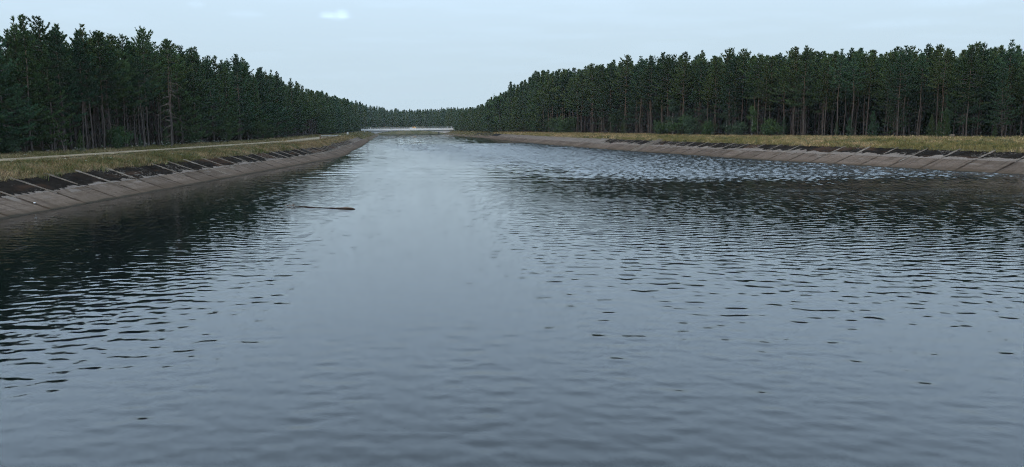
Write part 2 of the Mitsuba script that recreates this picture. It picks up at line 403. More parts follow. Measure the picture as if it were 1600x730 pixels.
# ------------------------------------------------------------------ trees
def tube(points, radii, sides=5):
    p = np.asarray(points, float)
    t = np.gradient(p, axis=0)
    t /= np.linalg.norm(t, axis=1, keepdims=True) + 1e-9
    ref = np.where(np.abs(t[:, 2:]) < .9, [0, 0, 1.0], [1.0, 0, 0])
    a = np.cross(t, ref)
    a /= np.linalg.norm(a, axis=1, keepdims=True) + 1e-9
    b = np.cross(t, a)
    ang = np.arange(sides) * 2 * PI / sides
    v = p[:, None] + np.asarray(radii)[:, None, None] * (np.cos(ang)[None, :, None] * a[:, None] + np.sin(ang)[None, :, None] * b[:, None])
    i, j = np.meshgrid(np.arange(len(p) - 1), np.arange(sides), indexing='ij')
    q = np.stack([i * sides + j, i * sides + (j + 1) % sides, (i + 1) * sides + (j + 1) % sides, (i + 1) * sides + j], -1).reshape(-1, 4)
    return v.reshape(-1, 3), np.vstack([q[:, [0, 1, 2]], q[:, [0, 2, 3]]])


def join(parts):
    V, Fa, o = [], [], 0
    for v, f in parts:
        V.append(v)
        Fa.append(np.asarray(f) + o)
        o += len(v)
    return np.vstack(V), np.vstack(Fa)


def blades(pos, direc, col, rng, n, length, width, spread):
    """n thin triangles round each tuft"""
    m = len(pos)
    P = np.repeat(pos, n, 0)
    D = np.repeat(direc, n, 0) + rng.normal(0, spread, (m * n, 3))
    D /= np.linalg.norm(D, axis=1, keepdims=True) + 1e-9
    W = np.cross(D, rng.normal(0, .55, (m * n, 3)) + [0, 0, 1.0])
    W /= np.linalg.norm(W, axis=1, keepdims=True) + 1e-9
    L = length * rng.uniform(.6, 1.25, (m * n, 1))
    w = width * rng.uniform(.7, 1.3, (m * n, 1))
    base = P - D * L * .15
    v = np.stack([base + D * L, base + W * w, base - W * w], 1).reshape(-1, 3)
    f = np.arange(m * n * 3).reshape(-1, 3)
    c = np.repeat(np.repeat(col, n, 0) * rng.uniform(.85, 1.15, (m * n, 1)), 3, 0)
    return v, f, np.clip(c, 0, 1)


PINE_A, PINE_B, PINE_C = np.array([.050, .088, .046]), np.array([.082, .124, .060]), np.array([.125, .148, .066])


def pine(seed, H, cb, R, top=.72, blades_n=9, blade=(.34, .05), tuft_gap=.20, sides=7, wood=True, dead=14, low_boost=0.0, vary=1.0):
    rng = np.random.default_rng(seed)
    zs = np.linspace(0, H, 12)
    bend = np.cumsum(rng.normal(0, .055, (12, 2)), 0)
    bend -= bend[0]
    line = np.column_stack([bend, zs])
    r0 = .0066 * H + .01
    rad = r0 * (1 - .93 * (zs / H) ** 1.1) * np.where(zs < .3, 1.25, 1)
    trunk = tube(line, rad, sides)
    axis = lambda z: np.array([np.interp(z, zs, line[:, 0]), np.interp(z, zs, line[:, 1]), z])
    woodp, tp, td, tc = [], [], [], []
    z = cb * H
    phase = rng.uniform(0, 6)
    while z < H - .15:
        t = (z - cb * H) / (H * (1 - cb))
        nb = int(rng.integers(5, 8)) if t < .85 else 4
        phase += rng.uniform(.4, 1.1)
        for k in range(nb):
            if rng.random() < .13 + .15 * (t < .2):
                continue
            az = phase + 2 * PI * k / nb + rng.normal(0, .25)
            prof = (1 - t) ** top * (.60 + .40 * min(1, t / .22) + low_boost * max(0, 1 - t / .4))
            L = max(.22, 1.12 * R * prof * rng.uniform(.45, 1.3))
            pitch = math.radians(np.interp(t, [0, .3, .7, 1], [-8, 6, 28, 58]) + rng.normal(0, 8))
            h = np.array([math.cos(az), math.sin(az)])
            s = np.linspace(0, 1, 5)
            out = L * s * math.cos(pitch)
            rise = L * (s * math.sin(pitch) - .10 * np.sin(s * PI) + .13 * s ** 3)
            wob = rng.normal(0, .05 * L, 5) * s
            pts = axis(z) + np.column_stack([h[0] * out - h[1] * wob, h[1] * out + h[0] * wob, rise])
            if wood:
                woodp.append(tube(pts, np.interp(s, [0, 1], [.012 + .010 * L, .006]), 3))
            n = max(3, int(L / tuft_gap * 2.5))
            sl = rng.uniform(.28 if t < .6 else .1, 1.0, n) ** .8
            sl[0] = 1.0
            lat = rng.normal(0, .26, n) * L * (1.08 - sl) + rng.normal(0, .09, n)
            cx = [np.interp(sl, s, pts[:, i]) for i in range(3)]
            pos = np.column_stack([cx[0] - h[1] * lat, cx[1] + h[0] * lat, cx[2] + rng.normal(.04, .05, n)])
            d = np.column_stack([h[0] * .8 - h[1] * np.sign(lat) * .5, h[1] * .8 + h[0] * np.sign(lat) * .5, np.full(n, .75 + .5 * t)])
            tp.append(pos)
            td.append(d)
            tone = rng.random()
            cc = PINE_A * (1 - tone) + PINE_B * tone
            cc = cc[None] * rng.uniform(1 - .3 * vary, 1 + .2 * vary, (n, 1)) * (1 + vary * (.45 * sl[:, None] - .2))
            pick = rng.random(n) < .12 * vary
            cc[pick] = PINE_C * rng.uniform(.8, 1.1)
            tc.append(cc)
        z += rng.uniform(.50, .98) * (1 if t < .75 else .62)
    top = axis(H)[None] + rng.normal(0, .03, (3, 3))
    tp.append(top)
    td.append(np.tile([0, 0, 1.2], (3, 1)))
    tc.append(np.tile(PINE_B, (3, 1)))
    tint = np.array([1, 1, 1]) * rng.uniform(.74, 1.22) * np.array([[1, 1, 1], [1.16, 1.02, .82], [.84, .98, 1.08], [1.05, 1.06, .9]][int(rng.integers(4))])
    v, f, c = blades(np.vstack(tp), np.vstack(td), np.vstack(tc) * tint, rng, blades_n, blade[0], blade[1], .55)
    deadp = []
    for k in range(dead):
        z = rng.uniform(.12 * H, max(cb * H, .2 * H) + 1)
        az = rng.uniform(0, 6.28)
        L = rng.uniform(.5, 1.9)
        s = np.linspace(0, 1, 4)
        h = np.array([math.cos(az), math.sin(az)])
        drop = rng.uniform(-.35, .1)
        pts = axis(z) + np.column_stack([h[0] * L * s, h[1] * L * s, L * (drop * s - .15 * s ** 2)])
        pts[1:] += rng.normal(0, .05, (3, 3))
        deadp.append(tube(pts, [.022, .016, .011, .005], 3))
    return trunk, (join(woodp) if woodp else None), (v, f, c), (join(deadp) if deadp else None)


def add_group(key, parts):
    g = {'type': 'shapegroup'}
    trunk, wood, crown, dead = parts
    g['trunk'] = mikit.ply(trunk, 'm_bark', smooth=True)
    if wood is not None:
        g['branches'] = mikit.ply(wood, 'm_twig')
    g['crown'] = mikit.ply(crown[:2], 'm_leaf', color=crown[2])
    if dead is not None:
        g['dead_branches'] = mikit.ply(dead, 'm_dead')
    scene[key] = g


# variants: low-crowned edge trees, mid, high
NV = 5
for i in range(NV):
    add_group(f'edge_pine_{i}', pine(100 + i, 17.0, [.07, .12, .16, .10, .20][i], [3.3, 3.0, 3.6, 2.7, 3.2][i], top=[.85, .7, .66, .82, .64][i], low_boost=.25))
    add_group(f'mid_pine_{i}', pine(200 + i, 17.0, [.30, .36, .42, .33, .39][i], [3.4, 2.8, 3.6, 3.0, 2.5][i], top=[.6, .75, .62, .68, .85][i], low_boost=.1))
    add_group(f'tall_pine_{i}', pine(300 + i, 17.0, [.48, .54, .58, .50, .56][i], [3.0, 3.3, 2.6, 3.6, 2.5][i], top=[.58, .68, .8, .55, .75][i], low_boost=.1, dead=20))
NL = 4
for i in range(NL):
    add_group(f'rear_pine_{i}', pine(400 + i, 17.0, [.38, .46, .52, .42][i], [2.9, 2.8, 3.0, 2.7][i], blades_n=8, blade=(.48, .08), tuft_gap=.36, vary=.5, sides=5, wood=False, dead=0))
    add_group(f'far_pine_{i}', pine(500 + i, 17.0, [.05, .09, .07, .14][i], [3.1, 2.9, 3.3, 2.8][i], blades_n=7, blade=(.66, .12), tuft_gap=.76, vary=.2, sides=4, wood=False, dead=0))

counter = {}


def name_of(kind):
    n = counter.get(kind, 0)
    counter[kind] = n + 1
    return kind if n == 0 else f'{kind}_{n:03d}'


def plant(key, group, x, y, H, rng, lean=None, base=17.0, dz=-.08):
    s = H / base
    t = T().translate([float(x), float(y), float(gz(x, y)) + dz])
    if lean is not None:
        t = t @ T().rotate([lean[0], lean[1], 0], lean[2])
    else:
        a = rng.uniform(0, 6.28)
        t = t @ T().rotate([math.cos(a), math.sin(a), 0], float(rng.normal(0, 1.1)))
    w = s * rng.uniform(.92, 1.22)
    t = t @ T().rotate([0, 0, 1], float(rng.uniform(0, 360))) @ T().scale([w, w, s])
    scene[key] = {'type': 'instance', 'shapegroup': {'type': 'ref', 'id': group}, 'to_world': t}


TL = lambda y: XL(y) - np.interp(y, [0, 110, 135, 200, 300, 420, 690], [21.3, 21.3, 22.5, 22.3, 21.5, 19, 16])
TRx = PchipInterpolator([40, 124, 132, 156, 191, 227, 265, 305, 360, 440, 560, 660], [118, 78.5, 73.5, 61.5, 46, 36, 27, 19, 7, -9, -30, -46])
HL = lambda y: .985 * np.interp(y, [60, 90, 100, 116, 132, 150, 182, 258, 340, 450, 529, 690], [14.8, 15.3, 16.4, 16.8, 17.5, 17.5, 18.3, 18.0, 18.4, 19.6, 21.5, 19.5])
HR = lambda y: .985 * np.interp(y, [100, 126, 134, 147, 164, 180, 205, 237, 287, 313, 340, 366, 394, 446, 475, 660], [14.0, 14.6, 15.7, 16.3, 17.6, 18.8, 20.6, 23.0, 24.0, 25.6, 25.8, 24.6, 23.0, 20.3, 16.5, 15.0])


def rows(rng, line, side, depths, y0, y1, gap):
    """jittered rows behind the forest edge: (x, y, row)"""
    out = []
    for r, d in enumerate(depths):
        y = y0 + rng.uniform(0, gap)
        while y < y1:
            out.append((float(line(y)) + side * (d + rng.normal(0, .85)), y + rng.normal(0, .6), r))
            y += gap * rng.uniform(.35, 1.65)
    return out


rng = np.random.default_rng(77)
candL = rows(rng, TL, -1, [0.6, 3.2, 6.2, 9.4], 66, 330, 3.5)
candR = rows(rng, TRx, 1, [0.6, 3.4, 6.6, 10.0], 108, 330, 3.8)
cand = [(x, y, r, -1) for x, y, r in candL] + [(x, y, r, 1) for x, y, r in candR]
cam_d = lambda c: math.hypot(c[0], c[1]) * (1 + .22 * c[2])
cand.sort(key=cam_d)
single, rest = cand[:272], cand[272:]


def in_open(x, y, side):
    px = 800 + F_PX * x / max(y, 1)
    return side < 0 and 105 < px < 290 or side > 0 and 1010 < px < 1600


for x, y, r, side in single:
    k = name_of('pine_tree')
    H = float((HL if side < 0 else HR)(y)) * rng.choice([rng.uniform(.72, .90), rng.uniform(.90, 1.03)], p=[.35, .65])
    q = rng.random()
    px = 800 + F_PX * x / max(y, 1)
    if side < 0:
        if 105 < px < 290:
            kind = 'mid' if q < .22 else 'tall' if q < .97 else 'edge'
        else:
            kind = 'edge' if q < (.72 if r == 0 else .3) else 'mid'
    else:
        if px < 1000:
            kind = 'edge' if q < .18 else 'mid' if q < .7 else 'tall'
        else:
            kind = 'edge' if q < .12 else 'mid' if q < .52 else 'tall'
    plant(k, f'{kind}_pine_{rng.integers(NV)}', x, y, H, rng)
    if side < 0:
        stretch = 'left of the bare pine' if y < 122 else 'from bare pine to barrier' if y < 236 else 'beyond the wooden barrier'
        bank = 'left'
    else:
        stretch = 'right of the young birches' if y < 150 else 'behind the birches and bushes' if y < 192 else 'from birches to steps' if y < 235 else 'left of the concrete steps'
        bank = 'right'
    row = 'front row' if r == 0 else 'rear row'
    shape = {'edge': 'low-branched pine', 'mid': 'pine with bare lower trunk', 'tall': 'high-crowned pine'}[kind]
    labels[k] = {'label': f'{shape} in {row} on {bank} bank, {stretch}', 'category': 'tree', 'group': f'{row} {shape}s on {bank} bank {stretch}'}
    for part in ('branches', 'crown', 'dead_branches'):
        labels[f'{k}__{part}'] = {'kind': 'stuff'}

# the rest of the wood: one mass
nf = 0


def mass(key, group, x, y, H):
    global nf
    nf += 1
    plant(f'{key}__{nf:04d}', group, x, y, H, rng)


for x, y, r, side in rest:
    mass('pine_forest', f'rear_pine_{rng.integers(NL)}', x, y, float((HL if side < 0 else HR)(y)) * rng.uniform(.78, 1.0))
deepL = rows(rng, TL, -1, [12.4, 16, 20, 24], 62, 335, 3.7)
deepR = rows(rng, TRx, 1, [13.4, 17, 21, 25], 104, 335, 3.9)
for (lst, side) in ((deepL, -1), (deepR, 1)):
    for x, y, r in lst:
        mass('pine_forest', f'rear_pine_{rng.integers(NL)}', x, y, float((HL if side < 0 else HR)(y)) * rng.uniform(.76, 1.0))
for line, side, HH, y0 in ((TL, -1, HL, 55), (TRx, 1, HR, 90)):
    for x, y, r in rows(rng, line, side, [29, 33, 38, 44, 52] + ([59, 66, 74] if side > 0 else []), y0, 338, 3.3):
        mass('pine_forest', f'far_pine_{rng.integers(NL)}', x, y, float(HH(y)) * rng.uniform(.75, .98))
for line, side, HH in ((TL, -1, HL), (TRx, 1, HR)):
    for x, y, r in rows(rng, line, side, [.5, 3.2, 6.5, 10.5, 15, 21, 28], 330, 655, 3.6):
        mass('pine_forest', f'far_pine_{rng.integers(NL)}', x, y, float(HH(y)) * rng.uniform(.76, 1.03))
labels['pine_forest'] = {'label': 'mass of dark pines filling the forest depth behind both banks', 'category': 'forest', 'kind': 'stuff'}
nf = 0
for k in range(1500):
    y = rng.uniform(705, 1010)
    x = rng.uniform(-330, 90)
    if XL(y) - 8 < x < XR(y) + 8 and y < 850:
        continue
    if abs((y - 668) + .0 * x) < 12:
        continue
    hh = np.interp(800 + F_PX * x / y, [520, 560, 612, 640], [27, 26, 19.5, 18.5])
    mass('distant_forest', f'far_pine_{rng.integers(NL)}', x, y, hh * rng.uniform(.8, 1.08))
for k in range(650):
    x, y = rng.uniform(-420, 120), rng.uniform(1280, 1620)
    mass('distant_forest', f'far_pine_{rng.integers(NL)}', x, y, rng.uniform(14, 19))
labels['distant_forest'] = {'label': 'distant hazy forest behind the bridge and over the far hill', 'category': 'forest', 'kind': 'stuff'}

# broadleaf growth
def leafy(seed, H, R, n, leaf, cols, stems=1, base_z=.05, stem_r=.05, taper=1.0):
    rng = np.random.default_rng(seed)
    parts, tp, td, tc = [], [], [], []
    for s_ in range(stems):
        a = rng.uniform(0, 6.28)
        tipx, tipy = (rng.normal(0, .25 * R, 2) if stems == 1 else R * .5 * np.array([math.cos(a), math.sin(a)]))
        h = H * (1 if stems == 1 else rng.uniform(.6, .95))
        z = np.linspace(0, h, 7)
        line = np.column_stack([tipx * (z / h) ** 1.4, tipy * (z / h) ** 1.4, z])
        parts.append(tube(line, stem_r * (1 - .9 * z / h), 5))
        for k in range(int(14 if stems == 1 else 7)):
            zz = rng.uniform(.15, .97) * h
            c0 = np.array([np.interp(zz, z, line[:, 0]), np.interp(zz, z, line[:, 1]), zz])
            az = rng.uniform(0, 6.28)
            t = zz / h
            L = R * (math.sin(PI * min(1, .18 + .82 * t)) ** .7) * rng.uniform(.45, 1.05)
            tip = c0 + [L * math.cos(az), L * math.sin(az), L * rng.uniform(.15, .7)]
            pts = np.array([c0, (c0 + tip) / 2 + [0, 0, .05 * L], tip])
            parts.append(tube(pts, [stem_r * .35, stem_r * .2, stem_r * .08], 3))
            m = int(n / (14 if stems == 1 else 7 * stems))
            f = rng.uniform(.25, 1.05, m)
            pos = c0 + (tip - c0) * f[:, None] + rng.normal(0, .16 * R, (m, 3))
            pos[:, 2] = np.maximum(pos[:, 2], base_z)
            tp.append(pos)
            td.append(rng.normal(0, .6, (m, 3)) + [0, 0, .3])
            c = cols[rng.integers(len(cols))]
            tc.append(np.array(c)[None] * rng.uniform(.75, 1.25, (m, 1)))
    v, f, c = blades(np.vstack(tp), np.vstack(td), np.vstack(tc), rng, 3, leaf, leaf * .42, .7)
    return join(parts), (v, f, c)


GREEN = [(.065, .115, .042), (.08, .135, .05), (.055, .10, .045), (.10, .15, .055)]
BLUEG = [(.075, .12, .070), (.09, .135, .075), (.065, .105, .065)]


def leafy_group(key, bark, *a, **k):
    wood, crown = leafy(*a, **k)
    scene[key] = {'type': 'shapegroup', 'stem': mikit.ply(wood, bark, smooth=True), 'foliage': mikit.ply(crown[:2], 'm_leaf', color=crown[2])}


for i in range(3):
    leafy_group(f'bush_{i}', 'm_twig', 600 + i, 3.0, 1.7, 1500, .17, GREEN if i < 2 else BLUEG, stems=6, stem_r=.03)
    leafy_group(f'birch_{i}', 'm_birch', 620 + i, 8.0, 1.7, 2600, .17, BLUEG if i != 1 else GREEN, stem_r=.075)
leafy_group('aspen_0', 'm_bark', 640, 16.0, 3.4, 3600, .42, GREEN, stem_r=.16)


def from_px(px, y):
    return (px - 800) / F_PX * y * .9915


# (px across the photograph at distance y metres -> x), chosen once; kind; height; label
for x, y, kind, H, txt in [
    (40.8, 204, 'birch_0', 9.2, 'slender young birch with white stem left of the leafy bushes on right bank'),
    (50.6, 170, 'birch_1', 6.4, 'small young birch right of the leafy bushes at the right forest edge'),
    (48.6, 183, 'birch_2', 6.2, 'small pointed birch between bushes in front of the right pines'),
]:
    k = name_of('birch_tree')
    plant(k, kind, x, y, H, rng, base=8.0)
    labels[k] = {'label': txt, 'category': 'tree'}
for x, y, i, H, txt in [
    (41.8, 200, 0, 5.0, 'leafy green bush just right of the slender birch on the right bank'),
    (43.6, 195, 2, 4.6, 'second leafy bush right of the slender birch at the forest edge'),
    (46.0, 189, 1, 3.6, 'low round bush left of the small pointed birch on right bank'),
    (49.6, 177, 2, 3.2, 'low blue green bush just left of the rightmost birch'),
    (53.0, 165, 0, 3.6, 'broad bush under the pines right of the last birch'),
    (19.6, 288, 1, 6.4, 'bright green bush below the pines at the far right bank'),
    (17.0, 304, 0, 5.6, 'darker bush left of the bright green bush on the right bank'),
    (39.0, 208, 1, 4.0, 'bush left of the slender birch at the foot of the pines'),
    (-54.4, 112, 1, 3.2, 'bright green bush between pine trunks on the left bank'),
    (-54.6, 88, 2, 2.2, 'low bush at the foot of the leftmost pines'),
    (-55.5, 141, 0, 2.4, 'low bush beside the path right of the bare pine'),
]:
    k = name_of('bush')
    plant(k, f'bush_{i}', x, y, H, rng, base=3.0)
    labels[k] = {'label': txt, 'category': 'bush'}
yrng = np.random.default_rng(51)
for side, line, y0, y1, n in ((-1, TL, 72, 240, 14), (1, TRx, 116, 330, 18)):
    for y in np.sort(yrng.uniform(y0, y1, n)):
        k = name_of('young_pine')
        plant(k, f'far_pine_{yrng.integers(NL)}', float(line(y)) - side * yrng.uniform(-.4, 1.6), y, yrng.uniform(2.0, 5.2), yrng)
        bank = 'left' if side < 0 else 'right'
        labels[k] = {'label': f'small bushy young pine at the foot of the {bank} bank forest edge', 'category': 'tree', 'group': f'young pines at the foot of the {bank} forest edge'}
for x, y, H, txt in [(-12.0, 436, 17, 'broadleaf tree at the far end of the right bank nearest the bridge'), (-5.5, 405, 19, 'taller broadleaf tree just before the last one on right bank')]:
    k = name_of('broadleaf_tree')
    plant(k, 'aspen_0', x, y, H, rng, base=16.0)
    labels[k] = {'label': txt, 'category': 'tree'}

# the bare pine on the left, in front of the wood: dead limbs, thin living top
def bare_pine():
    rng = np.random.default_rng(9)
    H = 16.0
    trunk, wood, crown, _ = pine(901, H, .66, 1.9, dead=0)
    dead = []
    for k in range(34):
        z = rng.uniform(1.2, 10.5)
        az = rng.uniform(0, 6.28)
        L = rng.uniform(.7, 2.6)
        s = np.linspace(0, 1, 5)
        h = np.array([math.cos(az), math.sin(az)])
        up = rng.uniform(-.3, .25)
        pts = np.column_stack([h[0] * L * s, h[1] * L * s, z + L * (up * s - .3 * s ** 2)])
        pts[1:] += rng.normal(0, .05, (4, 3))
        dead.append(tube(pts, [.055, .045, .032, .02, .008], 4))
    return trunk, wood, crown, join(dead)


bp = bare_pine()
bx, by = -51.6, 123.0
M = T().translate([bx, by, float(gz(bx, by)) - .05])
k = 'bare_pine'
scene[k + '__trunk'] = mikit.ply(bp[0], 'm_bark', smooth=True, to_world=M)
scene[k + '__branches'] = mikit.ply(bp[1], 'm_twig', to_world=M)
scene[k + '__crown'] = mikit.ply(bp[2][:2], 'm_leaf', color=bp[2][2], to_world=M)
scene[k + '__dead_branches'] = mikit.ply(bp[3], 'm_dead', to_world=M)
labels[k] = {'label': 'bare pine with many dead grey limbs standing before the left forest edge', 'category': 'tree'}

rngd = np.random.default_rng(31)
for (x, y, L, lean, az, txt) in [(-53.0, 96.0, 6.0, 20, 2.6, 'thin pale dead trunk leaning at the left forest edge'),
                                 (-54.0, 101.0, 5.0, 62, -.6, 'fallen dead stem propped low against pines on the left bank')]:
    s = np.linspace(0, 1, 8)
    a = math.radians(lean)
    pts = np.column_stack([math.cos(az) * math.sin(a) * L * s, math.sin(az) * math.sin(a) * L * s, math.cos(a) * L * s])
    pts[1:] += np.cumsum(rngd.normal(0, .03, (7, 3)), 0)
    parts = [tube(pts, np.interp(s, [0, 1], [.065, .02]), 6)]
    k = name_of('dead_stem')
    tr = T().translate([x, y, float(gz(x, y)) - .05])
    scene[k + '__trunk'] = mikit.ply(parts[0], 'm_dead', smooth=True, to_world=tr)
    for q in range(5):
        b0 = pts[rngd.integers(3, 7)]
        d = rngd.normal(0, .5, 3)
        scene[k + '__twig' + (f'_{q:03d}' if q else '')] = mikit.ply(tube(np.array([b0, b0 + d * .5, b0 + d]), [.018, .012, .005], 3), 'm_dead', to_world=tr)
    labels[k] = {'label': txt, 'category': 'dead tree'}

# ------------------------------------------------------------------ grass
def grass(gain, xs, ys_, hmin, hmax, wid, rng, dry, nb=5):
    z = gz(xs, ys_)
    m = len(xs)
    N = m * nb
    base = np.repeat(np.column_stack([xs, ys_, z - .03]), nb, 0)
    base[:, :2] += rng.normal(0, .09, (N, 2))
    patch = np.repeat(meshkit.fbm(np.column_stack([xs * .22, ys_ * .22, 0 * xs]), 3, 9), nb)
    tall = np.repeat(meshkit.fbm(np.column_stack([xs * .5, ys_ * .5, 0 * xs + 5]), 3, 2), nb)
    L = rng.uniform(hmin, hmax, N) * (.55 + .9 * tall)
    az = rng.uniform(0, 6.28, N)
    lean = rng.uniform(.1, .75, N)
    d = np.column_stack([np.cos(az) * lean, np.sin(az) * lean, np.ones(N)])
    d /= np.linalg.norm(d, axis=1, keepdims=True)
    side = np.column_stack([-np.sin(az), np.cos(az), 0 * az])
    tw = rng.uniform(0, 6.28, N)
    side = np.column_stack([np.cos(tw), np.sin(tw), 0 * tw])
    w = (wid * rng.uniform(.6, 1.4, N))[:, None]
    mid = base + d * (L * .55)[:, None]
    tip = base + d * L[:, None] + np.column_stack([np.cos(az), np.sin(az), -.3 + 0 * az]) * (L * .22 * lean)[:, None]
    v = np.stack([base - side * w, base + side * w, mid - side * w * .8, mid + side * w * .8, tip], 1).reshape(-1, 3)
    o = (np.arange(N) * 5)[:, None, None]
    f = (np.array([[0, 1, 3], [0, 3, 2], [2, 3, 4]])[None] + o).reshape(-1, 3)
    g1, g2, d1, d2 = np.array([.125, .132, .055]), np.array([.195, .185, .085]), np.array([.42, .36, .22]), np.array([.25, .19, .125])
    q = rng.random((N, 1))
    green = g1 * (1 - q) + g2 * q
    straw = np.where(rng.random((N, 1)) < .6, d1, d2)
    isdry = (rng.random(N) < np.clip(dry + 2.6 * (patch - .5), .03, .95))[:, None]
    c = np.where(isdry, straw, green) * rng.uniform(.75, 1.2, (N, 1)) * np.asarray(gain)
    return v, f, np.clip(np.repeat(c, 5, 0), 0, 1)


rg = np.random.default_rng(3)


def scatter(n, y0, y1, u0, u1, side, power=1.0):
    y = y0 + (y1 - y0) * rg.random(n) ** power
    u = rg.uniform(u0, u1, n) if not callable(u1) else u0 + (u1(y) - u0) * rg.random(n)
    x = XL(y) - u if side < 0 else XR(y) + u / .96
    return x, y


GR = []
x, y = scatter(17000, 46, 170, 5.25, 11.6, -1, 1.35); GR.append(grass((.95, .84, .78), x, y, .28, .68, .017, rg, .42))
x, y = scatter(4000, 46, 170, 11.4, 13.2, -1, 1.35); GR.append(grass((.95, .84, .78), x, y, .10, .24, .017, rg, .35))
x, y = scatter(7000, 160, 345, 5.0, 9.5, -1, 1.3); GR.append(grass((1.0, .88, .8), x, y, .3, .75, .035, rg, .50, 5))
x, y = scatter(5200, 66, 175, 16.2, 22.5, -1, 1.3); GR.append(grass((1.0, .88, .8), x, y, .2, .5, .018, rg, .25))
x, y = scatter(2600, 170, 330, 13.5, 22, -1, 1.2); GR.append(grass((1.0, .88, .8), x, y, .25, .5, .035, rg, .3, 5))
tr_off = lambda y: np.maximum((TRx(y) - XR(y)) * .96 + 1.0, 7)
x, y = scatter(17000, 84, 200, 5.9, 15, 1, 1.1); GR.append(grass((1.35, 1.18, 1.05), x, y, .28, .62, .022, rg, .26))
x, y = scatter(9000, 84, 220, 13, lambda y: np.maximum(tr_off(y), 16), 1, 1.0); GR.append(grass((1.35, 1.18, 1.05), x, y, .25, .52, .024, rg, .34))
x, y = scatter(9000, 195, 420, 5.9, tr_off, 1, 1.0); GR.append(grass((1.35, 1.18, 1.05), x, y, .3, .7, .04, rg, .42, 5))
x, y = scatter(2500, 400, 690, 1.5, 14, 1, 1.0); GR.append(grass((.80, .80, .72), x, y, .4, .8, .08, rg, .5, 5))
x, y = scatter(2500, 345, 690, 1.5, 13, -1, 1.0); GR.append(grass((.80, .80, .72), x, y, .4, .8, .08, rg, .5, 5))
# rank weeds: dark docks and nettles in clumps, rusty seed heads
for n_, side, y0, y1, u0, u1, hmin, hmax in ((260, -1, 46, 150, 5.3, 11.5, .45, .8), (150, -1, 150, 300, 5.2, 9.5, .5, .9), (260, 1, 84, 230, 6.0, 16, .45, .75)):
    cx_, cy_ = scatter(n_, y0, y1, u0, u1, side, 1.2)
    m_ = 9
    x = np.repeat(cx_, m_) + rg.normal(0, .28, n_ * m_)
    y = np.repeat(cy_, m_) + rg.normal(0, .28, n_ * m_)
    GR.append(grass((.62, .70, .60) if n_ != 150 else (.8, .68, .6), x, y, hmin, hmax, .03, rg, .12 if n_ != 150 else .7, 5))
x, y = scatter(1500, 46, 190, 5.4, 11.5, -1, 1.3); GR.append(grass((.62, .46, .40), x, y, .7, 1.05, .011, rg, 3.0, 2))
x, y = scatter(1800, 84, 260, 6.2, 20, 1, 1.2); GR.append(grass((.72, .56, .46), x, y, .6, .95, .016, rg, 3.0, 2))
V, Fc, C, o = [], [], [], 0
for v, f, c in GR:
    V.append(v); Fc.append(f + o); C.append(c); o += len(v)
scene['tall_grass'] = mikit.ply((np.vstack(V), np.vstack(Fc)), 'm_grass', color=np.vstack(C))
labels['tall_grass'] = {'label': 'uncut green and straw coloured grass along both banks above the lining', 'category': 'grass', 'kind': 'stuff'}

# white umbels and seed heads over the grass
fl = []
rf = np.random.default_rng(8)
spots = [(-52.0 + rf.normal(0, .8), rf.uniform(108, 150)) for _ in range(60)] + [(float(XL(y)) - rf.uniform(6, 22), y) for y in rf.uniform(60, 150, 60)] + \
        [(float(TRx(y)) - rf.uniform(0, 5), y) for y in rf.uniform(115, 215, 70)]
for x, y in spots:
    z0 = float(gz(x, y)); h = rf.uniform(.5, 1.0)
    fl.append((tube(np.array([[x, y, z0], [x + .03, y, z0 + h * .6], [x + .06, y + .03, z0 + h]]), [.008, .007, .005], 3), (.10, .12, .05)))
    for q in range(6):
        cx, cy, cz = x + .06 + rf.normal(0, .05), y + .03 + rf.normal(0, .05), z0 + h + rf.normal(0, .015)
        r = rf.uniform(.02, .045)
        a = np.arange(5) * 2 * PI / 5
        vv = np.vstack([[cx, cy, cz + .012], np.column_stack([cx + r * np.cos(a), cy + r * np.sin(a), np.full(5, cz)])])
        ff = np.array([[0, i + 1, (i + 1) % 5 + 1] for i in range(5)])
        fl.append(((vv, ff), (.72, .71, .62)))
V, Fc, C, o = [], [], [], 0
for (v, f), c in fl:
    V.append(v); Fc.append(np.asarray(f) + o); C.append(np.tile(c, (len(v), 1))); o += len(v)
scene['wildflowers'] = mikit.ply((np.vstack(V), np.vstack(Fc)), 'm_grass', color=np.vstack(C))
labels['wildflowers'] = {'label': 'small white umbel flowers scattered through the bank grass', 'category': 'flowers', 'kind': 'stuff'}

# ------------------------------------------------------------------ objects
def box(cx, cy, cz, sx, sy, sz, rz=0.0, bev=0.0):
    m = trimesh.creation.box([sx, sy, sz])
    if bev:
        pts = []
        for e in np.eye(3):
            s = np.array([sx, sy, sz]) / 2 - bev * (1 - e)
            pts.append(np.array([[a, b, c] for a in (-1, 1) for b in (-1, 1) for c in (-1, 1)]) * s)
        m = trimesh.convex.convex_hull(np.vstack(pts))
    m.apply_transform(trimesh.transformations.rotation_matrix(rz, [0, 0, 1]))
    m.apply_translation([cx, cy, cz])
    return m


def put(key, mesh, mat, **k):
    scene[key] = mikit.ply(mesh, mat, **k)


